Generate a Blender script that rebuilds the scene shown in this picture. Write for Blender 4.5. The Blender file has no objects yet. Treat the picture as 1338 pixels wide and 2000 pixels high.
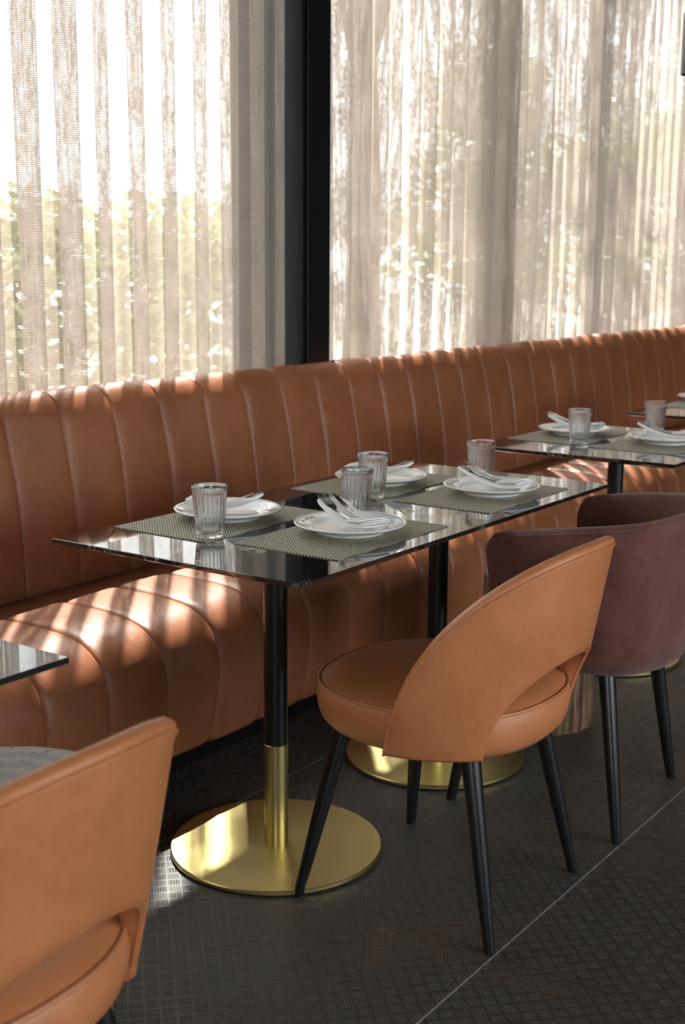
import bpy, math, random
from mathutils import Vector, Matrix
random.seed(7)
PI = math.pi
sc = bpy.context.scene
COL = sc.collection

# ------------------------------------------------------------------ camera
F_PX, YAW, PIT, ROLL, CAM_H = 2523.935, math.radians(35.394), math.radians(11.044), math.radians(0.3636), 1.34
cam_d = bpy.data.cameras.new('camera')
cam = bpy.data.objects.new('camera', cam_d); COL.objects.link(cam); sc.camera = cam
cam_d.sensor_fit = 'VERTICAL'; cam_d.sensor_height = 36.0; cam_d.lens = F_PX*36.0/2000.0
d = Vector((math.cos(YAW)*math.cos(PIT), math.sin(YAW)*math.cos(PIT), -math.sin(PIT)))
r = Vector((math.sin(YAW), -math.cos(YAW), 0)); u = r.cross(d)
r2 = r*math.cos(ROLL)+u*math.sin(ROLL); u2 = -r*math.sin(ROLL)+u*math.cos(ROLL)
m = Matrix.Identity(4)
for i in range(3):
    m[i][0] = r2[i]; m[i][1] = u2[i]; m[i][2] = -d[i]
m[2][3] = CAM_H
cam.matrix_world = m
cam_d.clip_start = 0.05; cam_d.clip_end = 200
cam_d.dof.use_dof = True; cam_d.dof.focus_distance = 2.75; cam_d.dof.aperture_fstop = 5.0

# ------------------------------------------------------------------ world, sun, daylight
w = bpy.data.worlds.new('sky'); sc.world = w; w.use_nodes = True
bg = w.node_tree.nodes['Background']
bg.inputs[0].default_value = (0.93, 0.97, 1.0, 1); bg.inputs[1].default_value = 4.2
sun_d = bpy.data.lights.new('sun', 'SUN'); sun_d.energy = 35.0; sun_d.angle = math.radians(0.6); sun_d.color = (1.0, 0.95, 0.89)
sun = bpy.data.objects.new('sun', sun_d); COL.objects.link(sun)
SUN = Vector((-0.76, -0.65, -1.43)).normalized()
sun.rotation_euler = SUN.to_track_quat('-Z', 'Y').to_euler(); sun.location = (8, 9, 10)
def area(name, loc, aim, sx, sy, e, col):
    a = bpy.data.lights.new(name, 'AREA'); a.shape = 'RECTANGLE'; a.size = sx; a.size_y = sy; a.energy = e; a.color = col
    o = bpy.data.objects.new(name, a); COL.objects.link(o); o.location = loc
    o.rotation_euler = (Vector(aim)-Vector(loc)).to_track_quat('-Z', 'Y').to_euler(); return o
area('daylight_rear_windows', (2.9, -3.85, 1.55), (2.7, 0, 0.9), 4.4, 1.7, 74, (0.90, 0.95, 1.0))
area('side_fill', (-2.35, -1.2, 1.8), (1.5, 0.2, 0.9), 2.6, 1.9, 4, (1.0, 0.93, 0.85))  # weak warm fill lamp added on the left side
vs = sc.view_settings; vs.view_transform = 'Standard'; vs.look = 'None'; vs.exposure = 0.22; vs.gamma = 1.0; vs.use_curve_mapping = False
sc.cycles.transparent_max_bounces = 24
sc.cycles.max_bounces = 10

# ------------------------------------------------------------------ node helpers
class NT:
    def __init__(s, name):
        s.m = bpy.data.materials.new(name); s.m.use_nodes = True; s.t = s.m.node_tree; s.t.nodes.clear()
        s.out = s.n('ShaderNodeOutputMaterial')
    def n(s, typ, **kw):
        x = s.t.nodes.new(typ)
        for k, v in kw.items(): setattr(x, k, v)
        return x
    def l(s, a, b): s.t.links.new(a, b)
    def set(s, sock, v):
        if hasattr(v, 'links'): s.l(v, sock)
        else: sock.default_value = v
    def math(s, op, a, b=None, c=None, clamp=False):
        x = s.n('ShaderNodeMath', operation=op, use_clamp=clamp); s.set(x.inputs[0], a)
        if b is not None: s.set(x.inputs[1], b)
        if c is not None: s.set(x.inputs[2], c)
        return x.outputs[0]
    def noise(s, vec, scale, detail=3, rough=0.5, dist=0.0):
        x = s.n('ShaderNodeTexNoise'); s.l(vec, x.inputs['Vector']); x.inputs['Scale'].default_value = scale
        x.inputs['Detail'].default_value = detail; x.inputs['Roughness'].default_value = rough; x.inputs['Distortion'].default_value = dist
        return x.outputs['Fac']
    def ramp(s, f, stops):
        x = s.n('ShaderNodeValToRGB'); s.l(f, x.inputs[0]); e = x.color_ramp.elements
        while len(e) < len(stops): e.new(0.5)
        for i, (p, c) in enumerate(stops):
            e[i].position = p; e[i].color = (c[0], c[1], c[2], 1) if isinstance(c, (tuple, list)) else (c, c, c, 1)
        return x.outputs[0]
    def mix(s, f, a, b, mode='MIX'):
        x = s.n('ShaderNodeMix', data_type='RGBA', blend_type=mode); s.set(x.inputs[0], f)
        s.set(x.inputs[6], a if hasattr(a, 'links') else (*a, 1)); s.set(x.inputs[7], b if hasattr(b, 'links') else (*b, 1))
        return x.outputs[2]
    def obj(s): return s.n('ShaderNodeTexCoord').outputs['Object']
    def pos(s): return s.n('ShaderNodeNewGeometry').outputs['Position']
    def xyz(s, v):
        x = s.n('ShaderNodeSeparateXYZ'); s.l(v, x.inputs[0]); return x.outputs
    def bump(s, h, strength, dist, prev=None):
        x = s.n('ShaderNodeBump'); s.l(h, x.inputs['Height']); x.inputs['Strength'].default_value = strength; x.inputs['Distance'].default_value = dist
        if prev is not None: s.l(prev, x.inputs['Normal'])
        return x.outputs[0]
    def pbr(s, col, rough=0.5, metal=0.0, normal=None, spec=0.5, **kw):
        p = s.n('ShaderNodeBsdfPrincipled')
        s.set(p.inputs['Base Color'], col if hasattr(col, 'links') else (*col, 1)); s.set(p.inputs['Roughness'], rough)
        s.set(p.inputs['Metallic'], metal); s.set(p.inputs['Specular IOR Level'], spec)
        if normal is not None: s.l(normal, p.inputs['Normal'])
        for k, v in kw.items(): s.set(p.inputs[k.replace('_', ' ')], v)
        s.l(p.outputs[0], s.out.inputs[0]); return s.m

def leather(name, ca, cb, rough=0.42, grain=900, sheen=0.0):
    t = NT(name); o = t.pos()
    big = t.noise(o, 7, 4, 0.6); fine = t.noise(o, 55, 4, 0.65)
    f = t.math('ADD', t.math('MULTIPLY', big, 0.65), t.math('MULTIPLY', fine, 0.35))
    col = t.ramp(f, [(0.36, ca), (0.64, cb)])
    v = t.n('ShaderNodeTexVoronoi'); t.l(o, v.inputs['Vector']); v.inputs['Scale'].default_value = grain
    g = t.math('ADD', t.math('MULTIPLY', v.outputs['Distance'], 0.7), t.math('MULTIPLY', t.noise(o, 300, 3), 0.6))
    b = t.bump(g, 0.28, 0.0009); b = t.bump(big, 0.22, 0.012, b)
    rg = t.math('ADD', t.math('MULTIPLY', fine, 0.22), rough-0.1)
    return t.pbr(col, rg, 0, b, 0.45, Sheen_Weight=sheen)

M = {}
M['sofa_leather'] = leather('tan_sofa_leather', (0.235, 0.080, 0.032), (0.315, 0.115, 0.050), 0.42)
M['chair_leather'] = leather('orange_tan_chair_leather', (0.42, 0.150, 0.055), (0.53, 0.205, 0.082), 0.42)
M['seam'] = leather('dark_seam_leather', (0.06, 0.018, 0.008), (0.08, 0.024, 0.01), 0.6)
def velvet():
    t = NT('maroon_velvet'); o = t.pos(); n1 = t.noise(o, 9, 4, 0.6, 0.6); n2 = t.noise(o, 60, 3, 0.6)
    f = t.math('ADD', t.math('MULTIPLY', n1, 0.7), t.math('MULTIPLY', n2, 0.3))
    col = t.ramp(f, [(0.38, (0.095, 0.034, 0.027)), (0.62, (0.150, 0.058, 0.047))])
    b = t.bump(t.noise(o, 1400, 2), 0.25, 0.0006); b = t.bump(n1, 0.3, 0.008, b)
    return t.pbr(col, 0.75, 0, b, 0.25, Sheen_Weight=0.2)
M['velvet'] = velvet()
def black_paint():
    t = NT('black_painted_metal'); o = t.obj()
    return t.pbr((0.008, 0.008, 0.009), t.math('ADD', t.math('MULTIPLY', t.noise(o, 60, 2), 0.12), 0.24), 0, None, 0.5)
M['black'] = black_paint()
def matt_black():
    t = NT('matt_black_board'); o = t.obj()
    return t.pbr(t.ramp(t.noise(o, 20, 2), [(0.3, (0.004, 0.004, 0.004)), (0.7, (0.006, 0.006, 0.006))]), 0.9, spec=0.1)
M['matt'] = matt_black()
def frame_mat():
    t = NT('dark_steel_frame'); o = t.pos(); b = t.bump(t.noise(o, 120, 2), 0.05, 0.001)
    return t.pbr((0.005, 0.006, 0.007), 0.4, 0.0, b, 0.2)
M['frame'] = frame_mat()
def brass():
    t = NT('brushed_brass'); o = t.obj(); x = t.xyz(o)
    c = t.n('ShaderNodeCombineXYZ'); t.l(t.math('MULTIPLY', x[0], 5), c.inputs[0]); t.l(t.math('MULTIPLY', x[1], 90), c.inputs[1]); t.l(t.math('MULTIPLY', x[2], 5), c.inputs[2])
    st = t.noise(c.outputs[0], 5, 3); bl = t.noise(o, 9, 3, 0.6)
    col = t.mix(bl, (0.52, 0.435, 0.185), (0.64, 0.54, 0.25))
    rg = t.math('ADD', t.math('ADD', t.math('MULTIPLY', st, 0.10), t.math('MULTIPLY', bl, 0.14)), 0.22)
    return t.pbr(col, rg, 1.0, t.bump(st, 0.06, 0.001))
M['brass'] = brass()
def marble():
    t = NT('polished_black_marble'); o = t.pos()
    n = t.noise(o, 3.2, 6, 0.62, 1.6); a = t.math('ABSOLUTE', t.math('SUBTRACT', n, 0.5)); v1 = t.ramp(a, [(0.0, 1.0), (0.006, 0.0)])
    n2 = t.noise(o, 7.5, 5, 0.6, 2.5); a2 = t.math('ABSOLUTE', t.math('SUBTRACT', n2, 0.52)); v2 = t.ramp(a2, [(0.0, 0.8), (0.005, 0.0)])
    gate = t.ramp(t.noise(o, 4.3, 2), [(0.5, 0.0), (0.62, 1.0)])
    k = t.math('MULTIPLY', t.math('MAXIMUM', v1, v2), gate)
    col = t.mix(k, (0.010, 0.010, 0.011), (0.38, 0.36, 0.34))
    return t.pbr(col, 0.03, 0, None, 0.5, IOR=2.0)
M['marble'] = marble()
def porcelain():
    t = NT('white_porcelain'); o = t.obj()
    return t.pbr(t.ramp(t.noise(o, 12, 2), [(0.3, (0.90, 0.91, 0.91)), (0.7, (0.92, 0.93, 0.93))]), 0.10, 0, None, 0.5, Coat_Weight=0.3)
M['porcelain'] = porcelain()
M['ink'] = NT('grey_plate_print').pbr((0.10, 0.10, 0.11), 0.4)
def linen():
    t = NT('white_napkin_linen'); o = t.obj()
    b = t.bump(t.noise(o, 900, 2), 0.3, 0.0006); b = t.bump(t.noise(o, 35, 3), 0.35, 0.004, b)
    return t.pbr(t.ramp(t.noise(o, 30, 3), [(0.3, (0.86, 0.85, 0.82)), (0.7, (0.90, 0.89, 0.87))]), 0.85, 0, b, 0.2)
M['linen'] = linen()
def steel():
    t = NT('polished_cutlery_steel'); o = t.obj()
    return t.pbr((0.72, 0.71, 0.69), t.math('ADD', t.math('MULTIPLY', t.noise(o, 200, 2), 0.08), 0.10), 1.0)
M['steel'] = steel()
def glass():
    t = NT('clear_glass'); o = t.obj(); g = t.n('ShaderNodeBsdfGlass'); g.inputs['IOR'].default_value = 1.47; g.inputs['Roughness'].default_value = 0.0
    t.l(t.ramp(t.noise(o, 3, 1), [(0, (0.985, 0.99, 0.99)), (1, (0.99, 0.995, 0.995))]), g.inputs[0]); tr = t.n('ShaderNodeBsdfTransparent'); mx = t.n('ShaderNodeMixShader'); mx.inputs[0].default_value = 0.22; t.l(g.outputs[0], mx.inputs[1]); t.l(tr.outputs[0], mx.inputs[2]); t.l(mx.outputs[0], t.out.inputs[0]); return t.m
M['glass'] = glass()
def pane():
    t = NT('window_glass'); tr = t.n('ShaderNodeBsdfTransparent'); tr.inputs[0].default_value = (0.97, 0.985, 0.98, 1)
    gl = t.n('ShaderNodeBsdfGlossy'); gl.inputs['Roughness'].default_value = 0.01
    mx = t.n('ShaderNodeMixShader'); mx.inputs[0].default_value = 0.05
    t.l(tr.outputs[0], mx.inputs[1]); t.l(gl.outputs[0], mx.inputs[2]); t.l(mx.outputs[0], t.out.inputs[0]); return t.m
M['pane'] = pane()
def sheer():
    # open-weave cloth: horizontal and vertical threads with holes between, laid out along the cloth itself
    t = NT('open_weave_sheer_cloth'); uv = t.n('ShaderNodeUVMap'); uv.uv_map = 'cloth'; x = t.xyz(uv.outputs[0])
    wob = t.noise(uv.outputs[0], 40, 2); slub = t.noise(uv.outputs[0], 9, 3)
    def thread(c, pitch, width, k):
        f = t.math('FRACT', t.math('ADD', t.math('DIVIDE', c, pitch), t.math('MULTIPLY', wob, k)))
        return t.math('LESS_THAN', f, width)
    wid = t.math('ADD', 0.30, t.math('MULTIPLY', slub, 0.16))
    h = thread(x[1], 0.0058, wid, 0.8); v = thread(x[0], 0.0050, t.math('MULTIPLY', wid, 0.85), 0.5)
    solid = t.math('MAXIMUM', h, v)
    dfac = t.noise(uv.outputs[0], 60, 2)
    col = t.mix(dfac, (0.31, 0.262, 0.226), (0.38, 0.328, 0.286))
    di = t.n('ShaderNodeBsdfDiffuse'); tl = t.n('ShaderNodeBsdfTranslucent'); t.l(col, di.inputs[0]); t.l(col, tl.inputs[0])
    m1 = t.n('ShaderNodeMixShader'); m1.inputs[0].default_value = 0.44; t.l(di.outputs[0], m1.inputs[1]); t.l(tl.outputs[0], m1.inputs[2])
    tr = t.n('ShaderNodeBsdfTransparent'); m2 = t.n('ShaderNodeMixShader')
    t.l(solid, m2.inputs[0]); t.l(tr.outputs[0], m2.inputs[1]); t.l(m1.outputs[0], m2.inputs[2]); t.l(m2.outputs[0], t.out.inputs[0]); return t.m
M['sheer'] = sheer()
JX, JY, TILE = 2.0756, 1.099, 0.8775
def floor_mat():
    t = NT('embossed_tread_tiles'); p = t.pos(); x = t.xyz(p)
    s = 1/math.sqrt(2)
    a = t.math('MULTIPLY', t.math('ADD', x[0], x[1]), s); b = t.math('MULTIPLY', t.math('SUBTRACT', x[1], x[0]), s)
    C = 0.0292
    ca = t.math('DIVIDE', t.math('ADD', a, 20), C); cb = t.math('DIVIDE', t.math('ADD', b, 20.008), C)
    fa = t.math('FRACT', ca); fb = t.math('FRACT', cb)
    par = t.math('MODULO', t.math('ADD', t.math('FLOOR', ca), t.math('FLOOR', cb)), 2)
    par = t.math('GREATER_THAN', par, 0.5)
    def bars(along, across):
        st = t.math('ABSOLUTE', t.math('SUBTRACT', t.math('FRACT', t.math('MULTIPLY', across, 5.0)), 0.5))  # 0 mid-bar
        st = t.math('SUBTRACT', 1.0, t.math('MULTIPLY', st, 3.0), clamp=True)
        en = t.math('ABSOLUTE', t.math('SUBTRACT', along, 0.5)); en = t.math('MULTIPLY', t.math('SUBTRACT', 0.44, en), 9.0, clamp=True)
        ed = t.math('ABSOLUTE', t.math('SUBTRACT', across, 0.5)); ed = t.math('LESS_THAN', ed, 0.41)
        return t.math('MULTIPLY', t.math('MULTIPLY', st, en), ed)
    hA = bars(fa, fb); hB = bars(fb, fa)
    hgt = t.math('ADD', t.math('MULTIPLY', hA, par), t.math('MULTIPLY', hB, t.math('SUBTRACT', 1.0, par)))
    def joint(c, c0):
        f = t.math('ABSOLUTE', t.math('SUBTRACT', t.math('FRACT', t.math('ADD', t.math('DIVIDE', t.math('SUBTRACT', c, c0), TILE), 20.5)), 0.5))
        return t.math('LESS_THAN', f, 0.0019/TILE)
    jx = joint(x[0], JX); jy = joint(x[1], JY); jj = t.math('MAXIMUM', jx, jy)
    big = t.noise(p, 2.3, 5, 0.65, 0.8); mid = t.noise(p, 14, 4, 0.6)
    cell = t.ramp(t.math('ADD', t.math('MULTIPLY', mid, 0.5), t.math('MULTIPLY', t.math('MAXIMUM', t.math('ABSOLUTE', t.math('SUBTRACT', fa, 0.5)), t.math('ABSOLUTE', t.math('SUBTRACT', fb, 0.5))), 1.0)), [(0.45, 0.0), (0.78, 1.0)])
    base = t.mix(t.ramp(big, [(0.42, 0.0), (0.60, 1.0)]), (0.033, 0.031, 0.028), (0.036, 0.025, 0.018))
    rust = t.math('MULTIPLY', t.ramp(big, [(0.50, 0.0), (0.64, 0.8)]), cell)
    col = t.mix(rust, base, (0.11, 0.06, 0.034))
    col = t.mix(t.math('MULTIPLY', hgt, 0.75), col, (0.16, 0.148, 0.132))  # bars painted paler to carry the highlights on their tops
    col = t.mix(jx, col, (0.018, 0.017, 0.016)); col = t.mix(jy, col, (0.30, 0.29, 0.28))  # y joints painted pale as a highlight along the tile edge
    rg = t.math('ADD', t.math('MULTIPLY', t.noise(p, 26, 4, 0.6), 0.25), t.math('SUBTRACT', 0.34, t.math('MULTIPLY', hgt, 0.02)))
    hh = t.math('SUBTRACT', t.math('ADD', hgt, t.math('MULTIPLY', mid, 0.35)), t.math('MULTIPLY', jj, 1.6))
    return t.pbr(col, rg, 0.0, t.bump(hh, 0.8, 0.0022), 0.7)
M['floor'] = floor_mat()
def plain(name, c1, c2, scale=8, rough=0.8, bump=0.0):
    t = NT(name); p = t.pos(); n = t.noise(p, scale, 4, 0.6)
    return t.pbr(t.ramp(n, [(0.35, c1), (0.65, c2)]), rough, 0, t.bump(n, bump, 0.01) if bump else None, 0.3)
M['wall'] = plain('dark_brown_plaster', (0.10, 0.085, 0.075), (0.13, 0.11, 0.095), 5, 0.85, 0.1)
M['ceiling'] = plain('dark_ceiling_paint', (0.05, 0.05, 0.05), (0.06, 0.06, 0.058), 5, 0.9)
M['paving'] = plain('pale_terrace_paving', (0.30, 0.285, 0.26), (0.36, 0.345, 0.31), 3, 0.9, 0.1)
M['bark'] = plain('tree_bark', (0.10, 0.07, 0.05), (0.20, 0.15, 0.11), 14, 0.9, 0.6)
def leaf(name, c1, c2):
    t = NT(name); col = t.ramp(t.noise(t.pos(), 6, 3), [(0.3, c1), (0.7, c2)])
    di = t.n('ShaderNodeBsdfDiffuse'); tl = t.n('ShaderNodeBsdfTranslucent'); t.l(col, di.inputs[0]); t.l(col, tl.inputs[0])
    m1 = t.n('ShaderNodeMixShader'); m1.inputs[0].default_value = 0.5; t.l(di.outputs[0], m1.inputs[1]); t.l(tl.outputs[0], m1.inputs[2]); t.l(m1.outputs[0], t.out.inputs[0]); return t.m
M['leaf'] = leaf('green_tree_leaves', (0.10, 0.15, 0.04), (0.22, 0.28, 0.09))
M['hedge_leaf'] = leaf('yellow_green_hedge_leaves', (0.24, 0.25, 0.13), (0.34, 0.35, 0.19))
def stump_top():
    t = NT('cracked_end_grain_wood'); o = t.obj(); x = t.xyz(o)
    ang = t.math('ARCTAN2', x[1], x[0]); rad = t.math('SQRT', t.math('ADD', t.math('MULTIPLY', x[0], x[0]), t.math('MULTIPLY', x[1], x[1])))
    c = t.n('ShaderNodeCombineXYZ'); t.l(t.math('COSINE', ang), c.inputs[0]); t.l(t.math('SINE', ang), c.inputs[1]); t.l(t.math('MULTIPLY', rad, 2.2), c.inputs[2])
    n = t.noise(c.outputs[0], 6.0, 2.5, 0.5, 0.2); cr = t.ramp(t.math('ABSOLUTE', t.math('SUBTRACT', n, 0.5)), [(0.0, 1.0), (0.010, 0.0)])
    rn = t.math('MULTIPLY', t.math('ADD', rad, t.math('MULTIPLY', t.noise(o, 9, 3), 0.03)), 130); rings = t.math('MULTIPLY', t.math('ADD', t.math('SINE', rn), 1.0), 0.5)
    base = t.mix(rings, (0.27, 0.245, 0.225), (0.33, 0.305, 0.28))
    return t.pbr(t.mix(cr, base, (0.07, 0.045, 0.035)), 0.5, 0, t.bump(cr, -0.6, 0.003), 0.4)
M['stump_top'] = stump_top()
def stump_side():
    t = NT('brown_stump_bark'); o = t.obj(); x = t.xyz(o)
    c = t.n('ShaderNodeCombineXYZ'); t.l(x[0], c.inputs[0]); t.l(x[1], c.inputs[1]); t.l(t.math('MULTIPLY', x[2], 0.08), c.inputs[2])
    n = t.noise(c.outputs[0], 55, 4, 0.65, 0.4)
    return t.pbr(t.ramp(n, [(0.36, (0.018, 0.010, 0.006)), (0.5, (0.13, 0.075, 0.04)), (0.66, (0.24, 0.155, 0.09))]), 0.6, 0, t.bump(n, 0.8, 0.006), 0.35)
M['stump_side'] = stump_side()
def woven():
    t = NT('woven_placemat_strands'); o = t.obj(); x = t.xyz(o)
    q = 1/math.sqrt(2)
    a = t.math('DIVIDE', t.math('ADD', t.math('MULTIPLY', t.math('SUBTRACT', x[0], x[1]), q), 5), 0.0056)
    ri = t.math('FLOOR', a); fa = t.math('FRACT', a)
    bb = t.math('ADD', t.math('DIVIDE', t.math('ADD', t.math('MULTIPLY', t.math('ADD', x[0], x[1]), q), 5), 0.0125), t.math('MULTIPLY', ri, 0.47)); fb = t.math('FRACT', bb)
    da = t.math('SUBTRACT', 1.0, t.math('MULTIPLY', t.math('ABSOLUTE', t.math('SUBTRACT', fa, 0.5)), 2.2), clamp=True)
    db = t.math('MULTIPLY', t.math('SUBTRACT', 0.5, t.math('ABSOLUTE', t.math('SUBTRACT', fb, 0.5))), 7.0, clamp=True)
    k = t.math('MULTIPLY', t.math('POWER', da, 0.7), db)
    col = t.ramp(k, [(0.28, (0.010, 0.009, 0.007)), (0.55, (0.50, 0.46, 0.31)), (1.0, (0.68, 0.64, 0.47))])
    col = t.mix(t.math('MULTIPLY', t.noise(o, 300, 2), 0.7), col, t.mix(0.6, col, (0.10, 0.09, 0.06)))
    return t.pbr(col, 0.42, 0, t.bump(k, 0.6, 0.0015), 0.4)
M['woven'] = woven()

# ------------------------------------------------------------------ mesh helpers
def mesh(name, verts, faces, mat, parent=None, smooth=True, loc=(0, 0, 0), sharp=None, mats=None, fm=None):
    me = bpy.data.meshes.new(name); me.from_pydata([tuple(v) for v in verts], [], faces); me.update()
    if mats:
        for mm in mats: me.materials.append(mm)
        for i, p in enumerate(me.polygons): p.material_index = fm[i]
    else: me.materials.append(mat)
    if smooth:
        me.polygons.foreach_set('use_smooth', [True]*len(me.polygons))
        if sharp: me.set_sharp_from_angle(angle=math.radians(sharp))
    o = bpy.data.objects.new(name, me); COL.objects.link(o); o.location = loc
    if parent: o.parent = parent
    return o
class MB:
    def __init__(s): s.v = []; s.f = []
    def add(s, v, f):
        k = len(s.v); s.v += [tuple(p) for p in v]; s.f += [[i+k for i in q] for q in f]
    def box(s, x0, x1, y0, y1, z0, z1):
        s.add([(x0, y0, z0), (x1, y0, z0), (x1, y1, z0), (x0, y1, z0), (x0, y0, z1), (x1, y0, z1), (x1, y1, z1), (x0, y1, z1)],
              [(3, 2, 1, 0), (4, 5, 6, 7), (0, 1, 5, 4), (1, 2, 6, 5), (2, 3, 7, 6), (3, 0, 4, 7)])
    def loft(s, rings, cap=True, closed=True):
        n = len(rings[0]); v = [p for R in rings for p in R]; f = []
        for i in range(len(rings)-1):
            for j in range(n if closed else n-1):
                k = (j+1) % n; f.append((i*n+j, i*n+k, (i+1)*n+k, (i+1)*n+j))
        if cap: f.append(tuple(range(n-1, -1, -1))); f.append(tuple((len(rings)-1)*n+j for j in range(n)))
        s.add(v, f)
    def lathe(s, prof, n=48, c=(0, 0), cap=False):
        s.loft([[(c[0]+R*math.cos(2*PI*j/n), c[1]+R*math.sin(2*PI*j/n), z) for j in range(n)] for R, z in prof], cap)
    def tube(s, pts, rad, n=10, cap=True, closed=False):
        P = [Vector(p) for p in pts]; rings = []; up = Vector((0, 0, 1)); prev = None
        N = len(P)
        for i in range(N):
            if closed: tg = P[(i+1) % N]-P[i-1]
            else: tg = P[min(i+1, N-1)]-P[max(i-1, 0)]
            tg.normalize()
            a = up if prev is None else prev
            if abs(tg.dot(a)) > 0.98: a = Vector((1, 0, 0))
            s1 = (a-tg*a.dot(tg)).normalized(); s2 = tg.cross(s1); prev = s1
            R = rad[i] if isinstance(rad, (list, tuple)) else rad
            rings.append([P[i]+s1*R*math.cos(2*PI*j/n)+s2*R*math.sin(2*PI*j/n) for j in range(n)])
        if closed: rings.append(rings[0]); cap = False
        s.loft(rings, cap)
    def build(s, name, mat, parent=None, smooth=True, sharp=40, loc=(0, 0, 0)): return mesh(name, s.v, s.f, mat, parent, smooth, loc, sharp)
def bevel(o, wdt, seg=2):
    b = o.modifiers.new('bevel', 'BEVEL'); b.width = wdt; b.segments = seg; b.limit_method = 'ANGLE'; b.angle_limit = math.radians(35); return o
def tag(o, label, cat, group=None):
    o['label'] = label; o['category'] = cat
    if group: o['group'] = group
    return o
def empty(name, label, cat, loc=(0, 0, 0), rz=0, group=None):
    o = bpy.data.objects.new(name, None); COL.objects.link(o); o.empty_display_size = 0.1
    o.location = loc; o.rotation_euler = (0, 0, rz); return tag(o, label, cat, group)
def struct(o): o['kind'] = 'structure'; return o
def copy_tree(o, parent=None):
    c = o.copy(); COL.objects.link(c)
    if parent: c.parent = parent
    for ch in list(o.children): copy_tree(ch, c)
    return c
def clone(o, label, loc, rz=0):
    c = copy_tree(o); c.location = loc; c.rotation_euler = (0, 0, rz); c['label'] = label; return c
def interp(tab, x):
    if x <= tab[0][0]: return tab[0][1]
    for (a, va), (b, vb) in zip(tab, tab[1:]):
        if x <= b: return va+(vb-va)*(x-a)/(b-a)
    return tab[-1][1]
def catmull(P, n):
    out = []; P = [Vector(p) for p in P]
    for i in range(len(P)-1):
        p0 = P[max(i-1, 0)]; p1 = P[i]; p2 = P[i+1]; p3 = P[min(i+2, len(P)-1)]
        for k in range(n):
            t = k/n; out.append(0.5*((2*p1)+(p2-p0)*t+(2*p0-5*p1+4*p2-p3)*t*t+(3*p1-p0-3*p2+p3)*t**3))
    out.append(P[-1]); return out

# ================================================================== the room shell
def boxo(name, *a, mat=None, parent=None, bev=0.0):
    b = MB(); b.box(*a); o = b.build(name, mat, parent, smooth=False)
    if bev: bevel(o, bev)
    return o
X0, X1, Y0, YW, ZC = -2.6, 9.8, -4.0, 3.16, 4.3
struct(boxo('floor', X0, X1, Y0, YW+0.1, -0.06, 0.0, mat=M['floor']))
struct(boxo('ceiling', X0-0.1, X1+0.1, Y0-0.1, YW+0.1, ZC, ZC+0.1, mat=M['ceiling']))
struct(boxo('wall_right', X1, X1+0.1, Y0, YW+0.1, 0, ZC, mat=M['wall']))
b = MB()   # back wall behind the camera, with a wide window opening
b.box(X0, X1, Y0-0.12, Y0, 0, 0.78); b.box(X0, X1, Y0-0.12, Y0, 2.72, ZC); b.box(X0, 0.6, Y0-0.12, Y0, 0.78, 2.72); b.box(5.2, X1, Y0-0.12, Y0, 0.78, 2.72)
struct(b.build('wall_back', M['wall'], smooth=False))
b = MB()
b.box(X0-0.12, X0, Y0, YW+0.1, 0, 0.8); b.box(X0-0.12, X0, Y0, YW+0.1, 2.8, ZC); b.box(X0-0.12, X0, Y0, -2.6, 0.8, 2.8); b.box(X0-0.12, X0, 0.2, YW+0.1, 0.8, 2.8)
struct(b.build('wall_left', M['wall'], smooth=False))
# window wall: dark steel frame, floor to ceiling glass
def window(name, xa, xb, mullions):
    b = MB(); y0, y1 = YW, YW+0.07
    b.box(xa, xb, y0, y1, 0.0, 0.10); b.box(xa, xb, y0, y1, 3.22, 3.32)
    for x in mullions: b.box(x-0.022, x+0.022, y0, y1, 0.10, 3.22)
    fr = struct(b.build(name, M['frame'], smooth=False))
    g = MB(); g.box(xa, xb, y0+0.03, y0+0.038, 0.10, 3.22)
    g.build('window_pane', M['pane'], fr, smooth=False)
window('window_1', X0, 3.83, [X0+0.03, 0.6])
window('window_2', 3.97, X1, [6.9, X1-0.03])
struct(boxo('wall_sun_header', X0, X1, YW, YW+0.12, 3.32, ZC, mat=M['wall']))  # unseen header above the windows, added to block sun spots on the floor
b = MB(); b.box(3.822, 3.985, 2.905, YW+0.08, 0, ZC); b.box(3.845, 3.985, 2.895, 2.905, 0, ZC)
struct(bevel(b.build('trim_1', M['frame'], smooth=False), 0.003))

# outside: terrace, hedge and trees
struct(boxo('ground', -14, 40, YW+0.1, 45, -0.16, -0.06, mat=M['paving']))
def leaves(cx, cy, cz, rx, ry, rz, n, size, shell=0.55):
    v = []; f = []
    for i in range(n):
        while True:
            p = Vector((random.uniform(-1, 1), random.uniform(-1, 1), random.uniform(-1, 1)))
            if shell < p.length < 1: break
        c = Vector((cx+p.x*rx, cy+p.y*ry, cz+p.z*rz)); a = Vector((random.gauss(0, 1), random.gauss(0, 1), random.gauss(0, 1))).normalized()
        bb = a.orthogonal().normalized(); s = size*random.uniform(0.6, 1.3); k = len(v)
        v += [c-a*s, c+bb*s*0.45, c+a*s, c-bb*s*0.45]; f.append((k, k+1, k+2, k+3))
    return v, f
def add_leaves(name, mat, parent, clumps, size, shell=0.3, dens=1.0):
    b = MB()
    for cx, cy, cz, rx, ry, rz, n in clumps: b.add(*leaves(cx, cy, cz, rx, ry, rz, int(n*dens), size, shell))
    return b.build(name, mat, parent, smooth=False)
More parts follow.
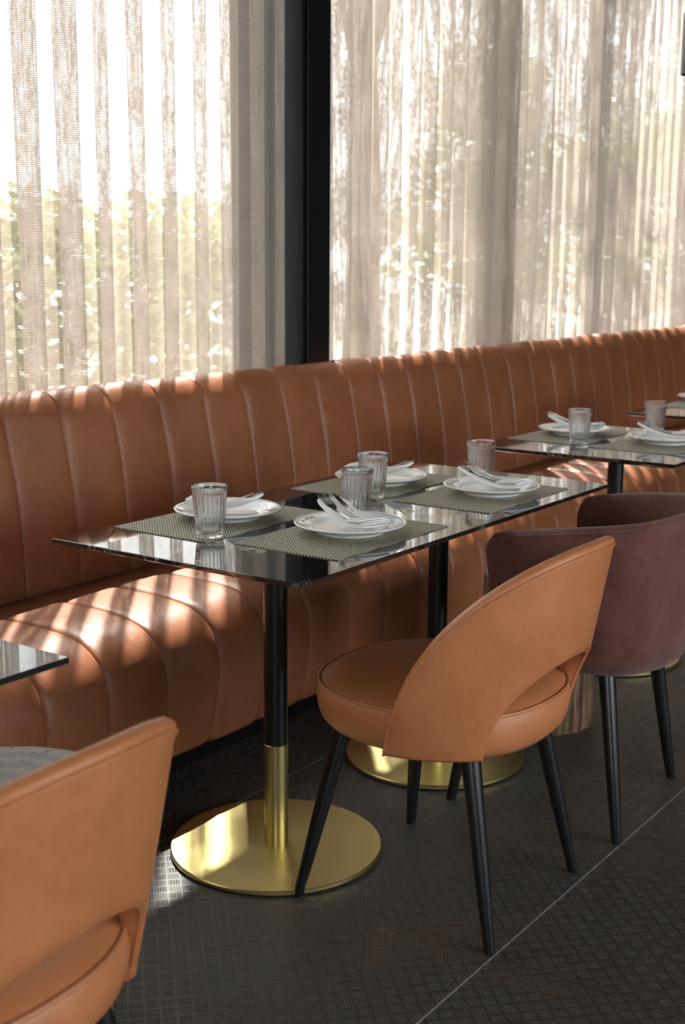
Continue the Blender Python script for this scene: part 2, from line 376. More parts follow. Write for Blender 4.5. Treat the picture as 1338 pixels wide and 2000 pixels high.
def tree(x, y, hgt, label, clumps, lean=0.0):
    root = empty('tree', label, 'tree', (x, y, -0.06), group='trees outside the window')
    t = MB(); t.tube(catmull([(0, 0, -0.02), (0.05+lean*0.3, 0, hgt*0.25), (lean*0.6, 0.05, hgt*0.5), (lean, 0.0, hgt*0.85)], 5), [0.16-0.10*i/15 for i in range(16)], 10)
    t.build('trunk', M['bark'], root)
    for cx, cy, cz, rx, ry, rz, n in clumps[:5]:
        q = MB(); q.tube(catmull([(lean*0.5, 0.03, hgt*0.42), (cx*0.5, cy*0.5, (hgt*0.45+cz)*0.5), (cx, cy, cz)], 5), [0.055-0.04*i/10 for i in range(11)], 6); q.build('branch', M['bark'], root)
    add_leaves('foliage', M['leaf'], root, clumps, 0.095, 0.3, 0.42)

# ================================================================== banquette
BACK = [(2.640, 0.40), (2.600, 0.455), (2.600, 0.53), (2.606, 0.62), (2.622, 0.74), (2.640, 0.83), (2.656, 0.90), (2.672, 0.942), (2.697, 0.970), (2.730, 0.982), (2.764, 0.978), (2.790, 0.955), (2.802, 0.90), (2.805, 0.60), (2.805, 0.12)]
SEAT = [(2.640, 0.400), (2.612, 0.448), (2.56, 0.464), (2.45, 0.471), (2.32, 0.472), (2.235, 0.466), (2.175, 0.450), (2.130, 0.418), (2.106, 0.375), (2.097, 0.32), (2.101, 0.25), (2.113, 0.18), (2.130, 0.115), (2.150, 0.092), (2.20, 0.088)]
def channels(name, prof, xs, n_per, depth, width, parent, mat):
    P = catmull([(0, y, z) for y, z in prof], 3); N = len(P); nr = []
    for i in range(N):
        t = (P[min(i+1, N-1)]-P[max(i-1, 0)]).normalized(); nr.append(Vector((0, t.z, -t.y)))
    if nr[N//2].y > 0 and name == 'backrest': nr = [-q for q in nr]
    if name == 'seat':
        nr = [Vector((0, q.y, q.z)) for q in nr]
        if nr[len(nr)//3].z < 0: nr = [-q for q in nr]
    v = []; f = []; cols = []
    for k in range(len(xs)-1):
        a, c = xs[k], xs[k+1]; L = c-a
        ts = [0.0, 0.0022/L, 0.006/L, 0.014/L, 0.03/L, 0.06/L] + [i/n_per for i in range(1, n_per)]
        ts = [q for q in ts if q < 0.5]; ts = sorted(set([round(q, 5) for q in ts]+[0.5]+[round(1-q, 5) for q in ts[1:]]))
        for q in ts: cols.append((a+L*q, min(q, 1-q)*L, k+q))
    cols.append((xs[-1], 0.0, len(xs)-1))
    rnd = random.Random(3); wob = [[rnd.uniform(-1, 1) for _ in range(4)] for _ in range(len(xs)+1)]
    for (x, dd, kk) in cols:
        sk = -depth*math.exp(-dd/width*1.0)-0.0035*math.exp(-(dd/0.0028)**2)
        for i in range(N):
            wv = 0.0016*math.sin(i*0.23+wob[int(kk)][0]*5)+0.0012*math.sin(i*0.6+x*9)
            p = P[i]+nr[i]*(sk+wv*(1 if dd > 0.01 else 0.2)); v.append((x+0.0015*math.sin(i*0.35+round(kk)*2.1), p.y, p.z))
    for a in range(len(cols)-1):
        for i in range(N-1): f.append((a*N+i, (a+1)*N+i, (a+1)*N+i+1, a*N+i+1))
    f.append(tuple(range(N))); f.append(tuple((len(cols)-1)*N+i for i in range(N-1, -1, -1)))
    return mesh(name, v, f, mat, parent, True, sharp=60)
def banquette(xs, label):
    r_ = empty('banquette', label, 'banquette', (0, 0, 0), group='banquette units along the window')
    channels('backrest', BACK, xs, 7, 0.0045, 0.014, r_, M['sofa_leather'])
    channels('seat', SEAT, xs, 7, 0.0065, 0.013, r_, M['sofa_leather'])
    boxo('plinth', xs[0]+0.02, xs[-1]-0.02, 2.24, 2.78, 0.0, 0.095, mat=M['matt'], parent=r_)
    return r_
xsA = [4.952-0.195*k for k in range(32)][::-1]
xsB = [4.966+0.205*k for k in range(24)]
banquette(xsA, 'tan leather channel-tufted banquette under the left curtain, behind the long black table')
banquette(xsB, 'tan leather channel-tufted banquette beyond the vertical joint, behind the far tables')

# ================================================================== curtains
def curtain(label, x0, x1, yc, lam, A, skew, seed, phase=0.0, squash=None, zv=1.0):
    rnd = random.Random(seed); K = int((x1-x0)/lam*30); nz = 26; z0, z1 = 0.02, 3.4
    ph = []; p = phase
    jit = [(rnd.uniform(0, 6.28), rnd.uniform(0.15, 0.5)) for _ in range(6)]
    lamf = lambda x: lam*(squash(x) if squash else 1.0)
    xsn = [x0+(x1-x0)*i/K for i in range(K+1)]; v = []; uvs = []; acc = 0; last = None
    rows = []
    phs = []
    for i, x in enumerate(xsn):
        if i: p += 2*PI*(x1-x0)/K/lamf(x)
        phs.append(p)
    ul = [0.0]
    for i in range(K+1):
        x = xsn[i]
        for j in range(nz+1):
            z = z0+(z1-z0)*j/nz; zz = j/nz
            dp = sum(0.38*a*math.sin(x*(1.3+q*1.1)+b_+zv*zz*(1.2+0.7*q)) for q, (b_, a) in enumerate(jit))
            am = A*(1+0.22*math.sin(x*5.1+seed+zv*zz*1.4)+0.12*math.sin(x*13.7+zv*zz*2.3+seed*2))
            P_ = phs[i]+dp
            ys = 0.0
            if squash: am *= min(1.0, max(0.6, (3.72-x)/0.12)); ys = -0.036*min(1.0, max(0.0, (x-3.68)/0.1))
            px = x+skew*math.sin(2*P_)+0.006*math.sin(P_*0.5+zv*zz*3); py = yc+ys+am*math.cos(P_)+0.009*math.sin(3.1*P_*0.31+zv*zz*4)
            v.append((px, py, z))
        if i: ul.append(ul[-1]+(Vector(v[i*(nz+1)+nz//2])-Vector(v[(i-1)*(nz+1)+nz//2])).length)
    f = []; W_ = nz+1
    for i in range(K):
        for j in range(nz): f.append((i*W_+j, (i+1)*W_+j, (i+1)*W_+j+1, i*W_+j+1))
    o = mesh('sheer_curtain', v, f, M['sheer'], None, True)
    uvl = o.data.uv_layers.new(name='cloth')
    for lp in o.data.loops:
        i, j = divmod(lp.vertex_index, W_); uvl.data[lp.index].uv = (ul[i], v[lp.vertex_index][2])
    return tag(o, label, 'curtain', 'sheer curtains')
curtain('beige open-weave sheer curtain in deep folds left of the black steel post', -1.4, 3.816, 2.995, 0.153, 0.060, 0.017, 1, -3.0, zv=0.3,
        squash=lambda x: 1.0 if x < 3.66 else 0.62)
curtain('beige sheer curtain just right of the black steel post, hanging in narrow folds', 3.99, 5.60, 2.995, 0.125, 0.056, 0.010, 5, 1.0)
curtain('beige sheer curtain farthest right, hanging behind the far tables', 5.40, 9.7, 3.085, 0.14, 0.055, 0.010, 9, 0.2)

# ================================================================== tables
ZT = 0.75
def pedestal(x, y, par):
    b = MB(); b.lathe([(0.0, 0.0), (0.238, 0.0), (0.240, 0.004), (0.0, 0.004)], 72, (x, y)); b.build('base_pad', M['matt'], par, sharp=30)
    b = MB(); b.lathe([(0.0, 0.003), (0.241, 0.003), (0.2445, 0.005), (0.2445, 0.0115), (0.242, 0.0140), (0.0, 0.0140)], 96, (x, y)); b.build('base_disc', M['brass'], par, sharp=40)
    b = MB(); b.lathe([(0.0, 0.0125), (0.0278, 0.0125), (0.0278, 0.255), (0.0265, 0.2565), (0.0, 0.2565)], 40, (x, y)); b.build('brass_sleeve', M['brass'], par, sharp=40)
    b = MB(); b.lathe([(0.0, 0.25), (0.0268, 0.25), (0.0268, 0.727), (0.0, 0.727)], 40, (x, y)); b.build('pole', M['black'], par, sharp=40)
    b = MB(); b.box(x-0.17, x+0.17, y-0.17, y+0.17, 0.724, 0.731); b.build('mounting_plate', M['black'], par, smooth=False)
def table(label, xa, xb, ya, yb, peds):
    root = empty('dining_table', label, 'table', ((xa+xb)/2, (ya+yb)/2, 0), group='black marble pedestal tables')
    cx, cy = (xa+xb)/2, (ya+yb)/2; hx, hy = (xb-xa)/2, (yb-ya)/2; rings = []
    for ins, z in ((0.020, 0.733), (0.0015, 0.7395), (0.0, 0.7405), (0.0, 0.7488), (0.0012, 0.75)):
        ring = []; c = 0.0015
        a, e = hx-ins, hy-ins
        for sx, sy, o0 in ((1, 1, 0), (-1, 1, 1), (-1, -1, 2), (1, -1, 3)):
            for q in range(4):
                th = (o0+q/3)*PI/2; ring.append((sx*(a-c)+c*math.cos(th), sy*(e-c)+c*math.sin(th), z))
        rings.append(ring)
    b = MB(); b.loft(rings, True); b.build('tabletop', M['marble'], root, sharp=25)
    for px in peds: pedestal(px-cx, 1.742-cy, root)
    return root
table('long black marble table in the middle with two brass pedestals and four place settings', 1.848, 3.225, 1.407, 2.077, [2.195, 2.896])
table('square black marble table beyond the long table, with two place settings', 3.655, 4.40, 1.39, 2.077, [4.04])
table('black marble table at the far right edge, partly hidden by a glass', 4.85, 5.55, 1.39, 2.06, [5.22])
table('black marble table with only its pointed corner in view at the left edge', -0.10, 1.286, 1.417, 2.087, [0.25, 0.94])

# ------------------------------------------------------------------ placemats, plates, napkins, cutlery, glasses
def placemat(cx, cy, rz, label):
    b = MB(); hx, hy = 0.214, 0.136; ring = []
    for o0, (sx, sy) in enumerate(((1, 1), (-1, 1), (-1, -1), (1, -1))):
        for q in range(4):
            th = (o0+q/3)*PI/2; ring.append((sx*(hx-0.006)+0.006*math.cos(th), sy*(hy-0.006)+0.006*math.sin(th)))
    b.loft([[(x, y, z) for x, y in ring] for z in (0.0, 0.0022)], True)
    o = b.build('placemat', M['woven'], None, sharp=30, loc=(cx, cy, ZT)); o.rotation_euler[2] = rz
    return tag(o, label, 'placemat', 'woven placemats')
PLATE = [(0.0, 0.0045), (0.070, 0.0045), (0.0725, 0.0), (0.0760, 0.0), (0.0785, 0.0045), (0.100, 0.0125), (0.1215, 0.0190), (0.1240, 0.0205), (0.1243, 0.0222), (0.1225, 0.0233), (0.118, 0.0222),
         (0.104, 0.0188), (0.0900, 0.0160), (0.0840, 0.0130), (0.0770, 0.0090), (0.0700, 0.0078), (0.0, 0.0072)]
def rim_z(R): return interp([(0.0, 0.0072), (0.07, 0.0078), (0.077, 0.009), (0.084, 0.013), (0.09, 0.016), (0.104, 0.0188), (0.118, 0.0222)], R)
def make_plate():
    b = MB(); b.lathe(PLATE, 96); pl = b.build('plate', M['porcelain'], None, sharp=50)
    b = MB(); b.lathe([(0.1155, rim_z(0.1155)+0.0003), (0.1166, rim_z(0.1166)+0.0003)], 96); b.build('rim_line', M['ink'], pl)
    try:
        cu = bpy.data.curves.new('t', 'FONT'); cu.body = 'M   la Piccia'; cu.size = 0.0125; cu.shear = 0.35; cu.align_x = 'CENTER'; cu.resolution_u = 2; cu.offset = 0.00025
        to = bpy.data.objects.new('t', cu); COL.objects.link(to); dg = bpy.context.evaluated_depsgraph_get(); dg.update()
        me = bpy.data.meshes.new_from_object(to.evaluated_get(dg)); bpy.data.objects.remove(to)
        for vv in me.vertices:
            R = 0.1005+vv.co.y; a = PI/2-vv.co.x/0.103; R = min(R, 0.1145)
            vv.co = (R*math.cos(a), R*math.sin(a), rim_z(R)+0.00045)
        me.materials.clear(); me.materials.append(M['ink'])
        lo = bpy.data.objects.new('rim_lettering', me); COL.objects.link(lo); lo.parent = pl
    except Exception as ex: print('text', ex)
    return tag(pl, '', 'plate', 'white dinner plates')
def nz(y):   # height of the napkin's centre above the plate's foot
    return 0.0150+0.038*max(0.0, (y+0.045)/0.14)**1.7+0.006*max(0.0, (-0.045-y)/0.05)**1.3
def spine(t):   # napkin centre line: t 0 (folded end, towards the diner) to 1 (raised tip); returns y, z
    y = -0.095+0.19*t; return y, nz(y)
def make_napkin():
    rings = []; N = 22
    for i in range(N+1):
        t = i/N; y, z = spine(t); hw = 0.041*(1-0.06*t)*(math.sqrt(max(0.0, 1-((t-0.86)/0.14)**2))**0.6 if t > 0.86 else 1.0)
        hw = max(hw, 0.010); th = 0.0100 if t < 0.8 else 0.0100-0.004*(t-0.8)/0.2; th *= min(1.0, 0.18+t/0.09); hw *= min(1.0, 0.9+t); ring = []
        for j in range(16):
            a = 2*PI*j/16; ca, sa = math.cos(a), math.sin(a)
            xx = hw*abs(ca)**0.55*(1 if ca > 0 else -1)
            zz = th*0.55*abs(sa)**0.7*(1 if sa > 0 else -1)+0.0022*math.cos(xx/0.034*2.2+t*2)*(1 if sa > 0 else 0.4)
            ring.append((xx+0.006*(t-0.5)**2, y, z+zz+0.16*xx*xx/0.034))
        rings.append(ring)
    b = MB(); b.loft(rings, True); nap = b.build('napkin', M['linen'], None, sharp=70)
    # the folded flap that holds the handles, showing its stacked layers at the end
    for k in range(3):
        rings = []
        for i in range(7):
            y = -0.098+0.058*i/6+0.0035*k; z = nz(y)+0.0070+0.0042*k; hw = (0.0425-0.0020*k)*(1-0.05*(i/6)); ring = []
            for j in range(14):
                a = 2*PI*j/14; ca, sa = math.cos(a), math.sin(a)
                xx = hw*abs(ca)**0.5*(1 if ca > 0 else -1); zz = 0.0015*abs(sa)**0.8*(1 if sa > 0 else -1)
                crown = 0.0035*math.cos(xx/hw*1.35)-(0.0022 if i == 6 and k == 2 else 0)
                ring.append((xx+0.003*math.sin(k*2.1), y, z+zz+crown))
            rings.append(ring)
        b = MB(); b.loft(rings, True); b.build('folded_layer', M['linen'], nap, sharp=70)
    return tag(nap, '', 'napkin', 'folded white napkins')
def make_fork():
    b = MB(); zf = lambda y: nz(y)+0.0105
    rings = []
    for y, hw in ((-0.062, 0.0035), (-0.04, 0.0032), (0.0, 0.0028), (0.022, 0.0034), (0.034, 0.0075), (0.045, 0.0112), (0.056, 0.0120)):
        z = zf(y)-(0.0022 if 0.03 < y < 0.05 else 0); rings.append([(-hw, y, z), (-hw*0.6, y, z+0.0012), (hw*0.6, y, z+0.0012), (hw, y, z), (hw*0.6, y, z-0.0012), (-hw*0.6, y, z-0.0012)])
    b.loft(rings, True)
    for k in range(4):
        x = -0.0096+0.0064*k; rr = []
        for y, hw in ((0.054, 0.0020), (0.070, 0.0016), (0.085, 0.0013), (0.096, 0.0006)):
            z = zf(y)+0.0012*math.sin((y-0.054)*60); rr.append([(x-hw, y, z-0.0008), (x+hw, y, z-0.0008), (x+hw, y, z+0.0008), (x-hw, y, z+0.0008)])
        b.loft(rr, True)
    return tag(b.build('fork', M['steel'], None, sharp=50), '', 'fork', 'forks on the napkins')
def make_knife():
    b = MB(); zf = lambda y: nz(y)+0.0112; rings = []
    for y, l, rr_, th in ((-0.062, -0.004, 0.004, 0.0028), (-0.03, -0.0036, 0.0036, 0.0026), (0.0, -0.0034, 0.0034, 0.0022), (0.012, -0.004, 0.004, 0.0022), (0.016, -0.0045, 0.0075, 0.0009), (0.05, -0.0045, 0.0090, 0.0008), (0.078, -0.0045, 0.0075, 0.0007), (0.098, -0.0045, -0.002, 0.0005)):
        z = zf(y); rings.append([(l, y, z-th), (rr_, y, z-th*0.4), (rr_, y, z+th*0.4), (l, y, z+th)])
    b.loft(rings, True); return tag(b.build('knife', M['steel'], None, sharp=50), '', 'knife', 'knives on the napkins')
def make_glass():
    n = 144; H = 0.112; R = lambda z: 0.0285+(0.0385-0.0285)*(z/H)**0.9
    outer = []; zs = [0.0, 0.0015, 0.005, 0.010, 0.013, 0.02, 0.04, 0.06, 0.08, 0.092, 0.0955, 0.098, 0.104, 0.110, H]
    v = []; f = []
    def ring(rf): 
        k = len(v)
        for j in range(n):
            a = 2*PI*j/n; R_, z = rf(a); v.append((R_*math.cos(a), R_*math.sin(a), z))
        return k
    ks = [ring(lambda a: (0.0005, 0.0022)), ring(lambda a: (0.022, 0.0018))]
    for z in zs:
        fl = 0 if (z < 0.011 or z > 0.0965) else 0.0010*(1 if z > 0.014 and z < 0.094 else 0.5)
        inn = 0.0012 if z < 0.001 else 0
        bulge = 0.0009 if z > 0.0965 and z < 0.111 else 0.0
        ks.append(ring(lambda a: (R(z)-inn+bulge+fl*(abs(math.sin(a*12))*2-1.2), z)))
    ks.append(ring(lambda a: (R(H)-0.0010, H+0.0006)))
    for z in (0.110, 0.09, 0.06, 0.035, 0.020, 0.0155, 0.0130):
        off = 0.0021+(0.006*((0.020-z)/0.008)**2 if z < 0.020 else 0); ks.append(ring(lambda a: (R(z)-off, z)))
    ks.append(ring(lambda a: (0.0005, 0.0120)))
    for a, c in zip(ks, ks[1:]):
        for j in range(n): q = (j+1) % n; f.append((a+j, a+q, c+q, c+j))
    f.append(tuple(ks[0]+j for j in range(n-1, -1, -1))); f.append(tuple(ks[-1]+j for j in range(n)))
    return tag(mesh('drinking_glass', v, f, M['glass'], None, True, sharp=50), '', 'glass', 'ribbed drinking glasses')
protos = {}
def put(kind, label, loc, rz=0):
    if kind not in protos:
        protos[kind] = {'plate': make_plate, 'napkin': make_napkin, 'fork': make_fork, 'knife': make_knife, 'glass': make_glass}[kind]()
        o = protos[kind]; o.location = loc; o.rotation_euler = (0, 0, rz); o['label'] = label; return o
    return clone(protos[kind], label, loc, rz)
def setting(mat_c, plate_c, nap_rz, glass_c, where, plate_rz=0.0, has_glass=True):
    placemat(mat_c[0], mat_c[1], 0, 'woven beige and black placemat '+where)
    zp = ZT+0.0024
    put('plate', 'white porcelain plate '+where, (plate_c[0], plate_c[1], zp), plate_rz)
    zn = zp+0.004
    put('napkin', 'folded white napkin on the plate '+where, (plate_c[0], plate_c[1], zn), nap_rz)
    c, s = math.cos(nap_rz), math.sin(nap_rz)
    for kd, ox, dz, ex in (('fork', -0.013, 0.0, 0.03), ('knife', 0.013, 0.0, -0.05)):
        put(kd, ('steel fork lying on the napkin ' if kd == 'fork' else 'steel table knife lying on the napkin ')+where, (plate_c[0]+c*ox, plate_c[1]+s*ox, zn+dz), nap_rz+ex)
    if has_glass: put('glass', 'clear ribbed drinking glass '+where, (glass_c[0], glass_c[1], glass_c[2] if len(glass_c) > 2 else zp), 0.1)
D = math.radians
setting((2.256, 1.597), (2.285, 1.603), D(-21), (2.432, 1.688), 'at the near right-hand seat of the long table', D(14))
setting((2.222, 1.918), (2.248, 1.925), D(176), (2.058, 1.812), 'at the near bench-side seat of the long table', D(150))
setting((2.870, 1.595), (2.905, 1.592), D(-4), (3.028, 1.694), 'at the far right-hand seat of the long table', D(14))
setting((2.850, 1.905), (2.862, 1.907), D(176), (2.665, 1.800), 'at the far bench-side seat of the long table', D(150))
setting((4.050, 1.595), (4.090, 1.595), D(0), (4.29, 1.712), 'at the right-hand seat of the square table', D(14))
setting((4.070, 1.925), (4.105, 1.930), D(8), (3.893, 1.812), 'at the bench-side seat of the square table', D(150))
placemat(5.33, 1.905, 0, 'woven placemat on the black table at the far right edge')
put('plate', 'white saucer plate on the black table at the far right edge', (5.46, 1.95, ZT+0.0024), 0)
b = MB(); b.lathe([(0.0, 0.0), (0.022, 0.0), (0.024, 0.003), (0.034, 0.022), (0.041, 0.052), (0.042, 0.060), (0.040, 0.060), (0.037, 0.045), (0.030, 0.020), (0.02, 0.007), (0.0, 0.006)], 40)
tag(b.build('cup', M['porcelain'], None, loc=(5.46, 1.95, ZT+0.0100)), 'white cup cut off by the right edge, on the far plate', 'cup')

# ================================================================== leather chairs
def leg(name, par, top, bot, rt, rb):
    b = MB(); t, q = Vector(top), Vector(bot); rings = []
    for R, p in ((rt, t), (rt*0.98, t.lerp(q, 0.1)), ((rt+rb)/2*1.03, t.lerp(q, 0.55)), (rb, t.lerp(q, 0.985)), (rb*0.85, q)):
        rings.append([(p.x+R*math.cos(2*PI*j/20), p.y+R*math.sin(2*PI*j/20), p.z) for j in range(20)])
    b.loft(rings, True); return b.build(name, M['black'], par, sharp=50)
def superell(a, rx, ry, p=2.35):
    c, s = math.cos(a), math.sin(a); k = (abs(c)**p+abs(s)**p)**(-1/p); return rx*c*k, ry*s*k
def leather_chair(label, loc, rz):
    root = empty('dining_chair', label, 'chair', loc, rz, 'tan leather chairs with open backs')
    RX, RY = 0.257, 0.257
    prof = [(0.0, 0.378), (0.82, 0.378), (0.91, 0.384), (0.965, 0.400), (0.99, 0.420), (1.0, 0.442), (0.992, 0.464), (0.972, 0.474), (0.935, 0.481), (0.80, 0.490), (0.5, 0.497), (0.0, 0.500)]
    b = MB(); n = 72
    b.loft([[(superell(2*PI*j/n, RX*max(k, 0.002), RY*max(k, 0.002))[0], superell(2*PI*j/n, RX*max(k, 0.002), RY*max(k, 0.002))[1], z) for j in range(n)] for k, z in prof], True)
    b.build('seat', M['chair_leather'], root, sharp=60)
    b = MB(); b.tube([(*superell(2*PI*j/n, RX*0.978, RY*0.984), 0.4745) for j in range(n)], 0.0036, 8, closed=True); b.build('piping', M['chair_leather'], root)
    # curved back shell: a hoop rising from both sides of the seat and arching over the open rear
    AM = 84.0; NA = 96; T = 0.030
    def R_out(z): return 0.270+0.17*(z-0.36)
    def ztop(a): x = min(1, abs(a)/AM); return 0.385+0.424*(1-x**2.2)**0.66
    def zbot(a):
        if abs(a) >= 42.5: return 0.385
        return 0.385+0.190*math.sqrt(1-(abs(a)/42.5)**2)
    rings = []; seam = []; seamb = []
    acts = []
    for i in range(NA+1):
        s = -1+2*i/NA; acts.append(AM*0.9985*math.copysign(1-(1-abs(s))**1.45, s))
    for brk in (-42.5, 42.5):
        for dd in (-0.02, 0.02, 0.25, -0.25, 0.9*(1 if brk < 0 else -1)): acts.append(brk+dd)
    acts = sorted(acts)
    for a in acts:
        zt, zb = ztop(a), zbot(a)
        if zt-zb < 0.012: zt = zb+0.012
        ar = math.radians(a); dirv = (math.sin(ar), -math.cos(ar)); H = zt-zb; e = min(0.010, H*0.35); M_ = 10; ring = []
        def pt(off, z, zr=None):
            R = R_out(zr if zr is not None else z)-off; ring.append((dirv[0]*R, dirv[1]*R, z))
        pt(0.008, zb+e*0.15); pt(0.0015, zb+e*0.6)
        for k in range(M_+1): pt(0.0, zb+e+(H-2*e)*k/M_)
        pt(0.0015, zt-e*0.35); pt(0.007, zt); pt(T*0.5, zt+0.003); pt(T-0.007, zt)
        for k in range(M_+1):
            q = k/M_; pt(T+0.006*math.sin(PI*q), zt-e-(H-2*e)*q)
        pt(T-0.006, zb+e*0.2); pt(T*0.5, zb)
        rings.append(ring); seam.append((dirv[0]*(R_out(zt-e)+0.0006), dirv[1]*(R_out(zt-e)+0.0006), zt-e-0.004)); seamb.append((a, ring[0], zb))
    b = MB(); b.loft(rings, True); b.build('backrest', M['chair_leather'], root, sharp=60)
    b = MB(); b.tube(seam, 0.0024, 6); b.build('top_piping', M['chair_leather'], root)
    low = [p for a, p, zb in seamb if abs(a) <= 42.4]
    if low: b = MB(); b.tube(low, 0.0022, 6); b.build('opening_piping', M['chair_leather'], root)
    for tp, bt in (((-0.150, 0.150, 0.385), (-0.228, 0.215, 0)), ((-0.145, -0.150, 0.385), (-0.195, -0.235, 0)), ((0.150, -0.150, 0.385), (0.222, -0.215, 0)), ((0.150, 0.150, 0.385), (0.222, 0.215, 0))):
        leg('leg', root, tp, bt, 0.0205, 0.0115)
    return root
leather_chair('tan leather open-backed chair in the middle, drawn up to the long table', (2.268, 1.345, 0), 0)
leather_chair('tan leather open-backed chair in the bottom left corner, out of focus', (0.938, 1.336, 0), D(3))

# velvet tub chair
def velvet_chair(label, loc, rz=0):
    root = empty('tub_chair', label, 'chair', loc, rz)
    plan = catmull([(-0.262, 0.105, 0), (-0.262, 0.04, 0), (-0.255, -0.08, 0), (-0.205, -0.215, 0), (-0.10, -0.278, 0), (0.0, -0.292, 0), (0.10, -0.278, 0), (0.205, -0.215, 0), (0.255, -0.08, 0), (0.262, 0.04, 0), (0.262, 0.105, 0)], 8)
    n = len(plan); T = 0.034; rings = []; seam = []
    for i, p in enumerate(plan):
        tg = (plan[min(i+1, n-1)]-plan[max(i-1, 0)]).normalized(); out = Vector((tg.y, -tg.x, 0))
        if out.dot(Vector((p.x, p.y+0.02, 0))) < 0: out = -out
        s = abs(i/(n-1)*2-1)                      # 1 at the arm fronts, 0 at the rear
        zt = 0.788-0.084*s**1.25-0.022*max(0.0, (s-0.93)/0.07)**2; zb = 0.390
        fwd = max(0.0, (s-0.62)/0.38)              # the front edge slopes back towards the floor
        ring = []
        M_ = 12
        def pt(off, q, z=None):
            zz = zb+(zt-zb)*q if z is None else z; lean = (zz-0.36)*0.10-0.030*max(0, 1-(zz-zb)/0.09)**2
            yy = -0.22*max(0.0, 1-(zz-zb)/(zt-zb))**2.6*fwd if s > 0.62 else 0
            pp = p+out*(lean-off); ring.append((pp.x, pp.y+yy, zz))
        pt(0.006, 0.0)
        for k in range(M_+1): pt(0.0, 0.02+0.955*k/M_)
        pt(0.006, 0.995); pt(T/2, 1.0, zt+0.004); pt(T-0.006, 0.995)
        for k in range(M_+1): pt(T+0.004*math.sin(PI*k/M_), 0.975-0.955*k/M_)
        pt(T-0.006, 0.0)
        rings.append(ring); seam.append(Vector(ring[M_+1])+out*0.001)
    b = MB(); b.loft(rings, True); b.build('back_shell', M['velvet'], root, sharp=60)
    b = MB(); b.tube(seam, 0.0028, 6); b.build('piping', M['velvet'], root)
    b = MB(); N = 64; prof = [(0.0, 0.385), (0.88, 0.385), (0.95, 0.390), (0.99, 0.41), (0.985, 0.445), (0.93, 0.468), (0.6, 0.480), (0.0, 0.482)]
    b.loft([[(superell(2*PI*j/N, 0.232*max(k, 0.002), 0.262*max(k, 0.002), 3)[0], 0.012+superell(2*PI*j/N, 0.232*max(k, 0.002), 0.262*max(k, 0.002), 3)[1], z) for j in range(N)] for k, z in prof], True)
    b.build('seat', M['velvet'], root, sharp=60)
    for tp, bt in (((-0.165, 0.165, 0.39), (-0.218, 0.222, 0)), ((-0.165, -0.155, 0.39), (-0.232, -0.224, 0)), ((0.165, -0.155, 0.39), (0.228, -0.200, 0)), ((0.165, 0.165, 0.39), (0.228, 0.222, 0))):
        leg('leg', root, tp, bt, 0.0205, 0.0125)
    return root
velvet_chair('maroon velvet tub chair on black legs right of the middle tan leather chair', (2.90, 1.345, 0), D(3))

# ================================================================== log stools
def stool(label, loc, R, seed):
    rnd = random.Random(seed); root = empty('log_stool', label, 'stool', loc, rnd.uniform(0, 6), 'tree-stump stools between the tables')
    N = 80; ph = [rnd.uniform(0, 6.28) for _ in range(6)]
    rr = [R*(1+0.022*math.sin(2*PI*j/N*2+ph[0])+0.014*math.sin(2*PI*j/N*5+ph[1])+0.008*math.sin(2*PI*j/N*13+ph[2])) for j in range(N)]
    def ring(k, z): return [(rr[j]*k*math.cos(2*PI*j/N), rr[j]*k*math.sin(2*PI*j/N), z) for j in range(N)]
    b = MB(); b.loft([ring(0.98, 0.0), ring(1.0, 0.012), ring(1.0, 0.2), ring(0.99, 0.432), ring(0.975, 0.442)], True); b.build('stump', M['stump_side'], root, sharp=50)
    b = MB(); b.loft([ring(0.976, 0.4415), ring(0.97, 0.446), ring(0.955, 0.449)], True); b.build('cut_top', M['stump_top'], root, sharp=40)
    return root
stool('brown log stool between the long table and the square table', (3.345, 1.66, 0), 0.17, 2)
stool('log stool with pale cracked top at the left edge, behind the corner chair', (1.385, 1.70, 0), 0.172, 4)

# ================================================================== pendant lamp, cut by the right edge
root = empty('pendant_lamp', 'black cylinder pendant lamp at the top right edge in front of the curtain', 'lamp', (4.08, 1.55, 1.915))
b = MB(); b.lathe([(0.0, 0.02), (0.048, 0.02), (0.05, 0.0), (0.052, 0.0), (0.052, 0.18), (0.050, 0.184), (0.0, 0.184)], 40); b.build('lamp_shade', M['black'], root)
b = MB(); b.tube([(0, 0, 0.182), (0, 0, ZC-1.915-0.02)], 0.003, 8); b.build('cord', M['matt'], root)
b = MB(); b.lathe([(0.0, ZC-1.915-0.03), (0.05, ZC-1.915-0.03), (0.05, ZC-1.915), (0.0, ZC-1.915)], 32); b.build('ceiling_rose', M['black'], root)

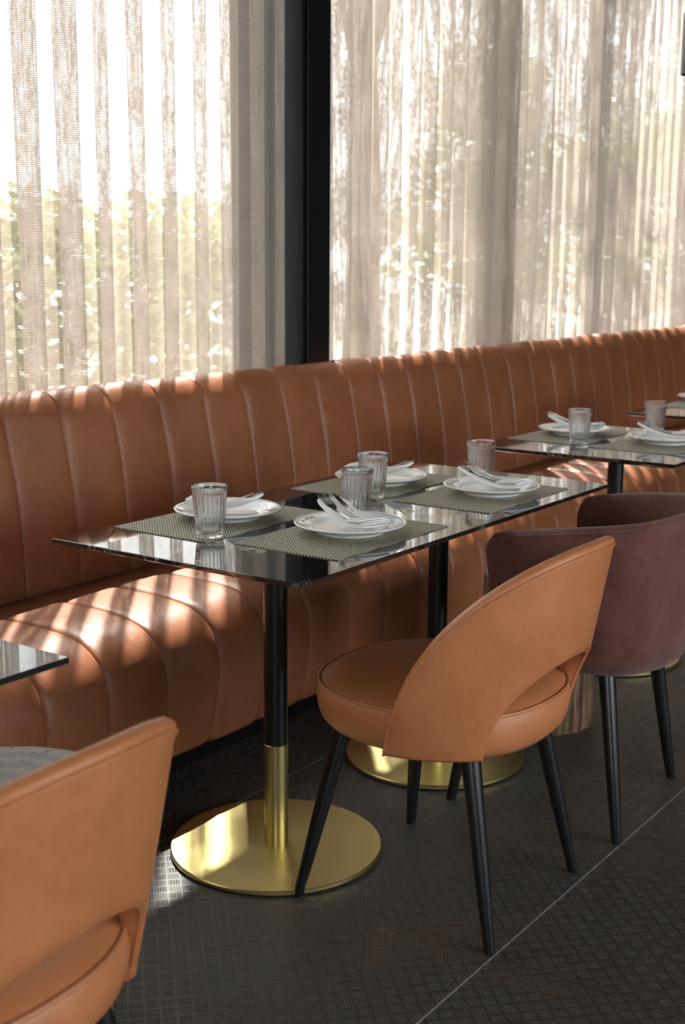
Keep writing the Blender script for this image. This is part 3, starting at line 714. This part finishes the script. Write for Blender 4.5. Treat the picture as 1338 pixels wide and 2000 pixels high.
# ================================================================== planting outside
tree(8.6, 6.0, 7.0, 'leafy tree outside nearest the right-hand window', [(0.2, -0.6, 5.2, 1.5, 1.2, 1.0, 900), (-0.8, 0.2, 6.2, 1.4, 1.3, 1.0, 800), (1.2, 0.4, 5.6, 1.4, 1.3, 1.1, 800), (0.2, 0.3, 7.2, 1.4, 1.4, 0.9, 700), (0.4, -0.6, 5.0, 1.2, 0.9, 0.7, 300)], 0.3)
tree(12.6, 8.6, 7.5, 'leafy tree outside behind the far right curtain', [(0.0, -0.6, 5.4, 1.8, 1.3, 1.2, 1100), (-1.3, 0.2, 6.0, 1.4, 1.3, 1.0, 800), (1.2, 0.4, 5.8, 1.6, 1.3, 1.1, 900), (0.0, 0.3, 7.4, 1.5, 1.4, 0.9, 700), (-0.4, -0.8, 5.2, 1.4, 0.9, 0.7, 300)], -0.3)
hd = empty('hedge', 'yellow-green hedge seen faintly through the left curtain', 'hedge', (0, 0, 0))
clumps = []
rnd = random.Random(11)
for k in range(17):
    x = 1.0+k*0.62; clumps.append((x, 9.2+rnd.uniform(-0.3, 0.3), 0.75, 0.6, 0.5, 0.85+rnd.uniform(-0.1, 0.15), 420)); clumps.append((x+0.3, 9.3+rnd.uniform(-0.3, 0.3), 1.45+rnd.uniform(-0.1, 0.1), 0.55, 0.45, 0.55+rnd.uniform(-0.1, 0.2), 300))
add_leaves('foliage', M['hedge_leaf'], hd, clumps, 0.11, 0.2)
b = MB()
for k in range(17): b.tube([(1.0+k*0.62, 9.2, -0.06), (1.05+k*0.62, 9.2, 1.3)], [0.03, 0.012], 6)
b.build('stems', M['bark'], hd)

for tx, ty, lb in ((17.8, 9.9, 'low spreading tree added to dim the sky, first one right of the hedge'), (22.0, 10.0, 'low spreading tree added to dim the sky, second one right of the hedge'), (26.4, 10.2, 'low spreading tree added to dim the sky, farthest from the hedge')):  # trees added to darken the bright sky behind the right curtain
    root = empty('tree', lb, 'tree', (tx, ty, -0.06), group='low trees added to dim the sky')
    q = MB(); q.tube(catmull([(0, 0, -0.02), (0.06, 0, 0.9), (-0.04, 0.05, 1.8), (0.05, 0, 3.2)], 4), [0.12-0.006*i for i in range(13)], 8); q.build('trunk', M['bark'], root)
    cl = [(rnd.uniform(-1.3, 1.3), rnd.uniform(-0.6, 0.6), rnd.uniform(1.0, 4.0), 1.0, 0.8, 0.75, 200) for _ in range(10)]
    add_leaves('foliage', M['hedge_leaf'], root, cl, 0.16, 0.2)
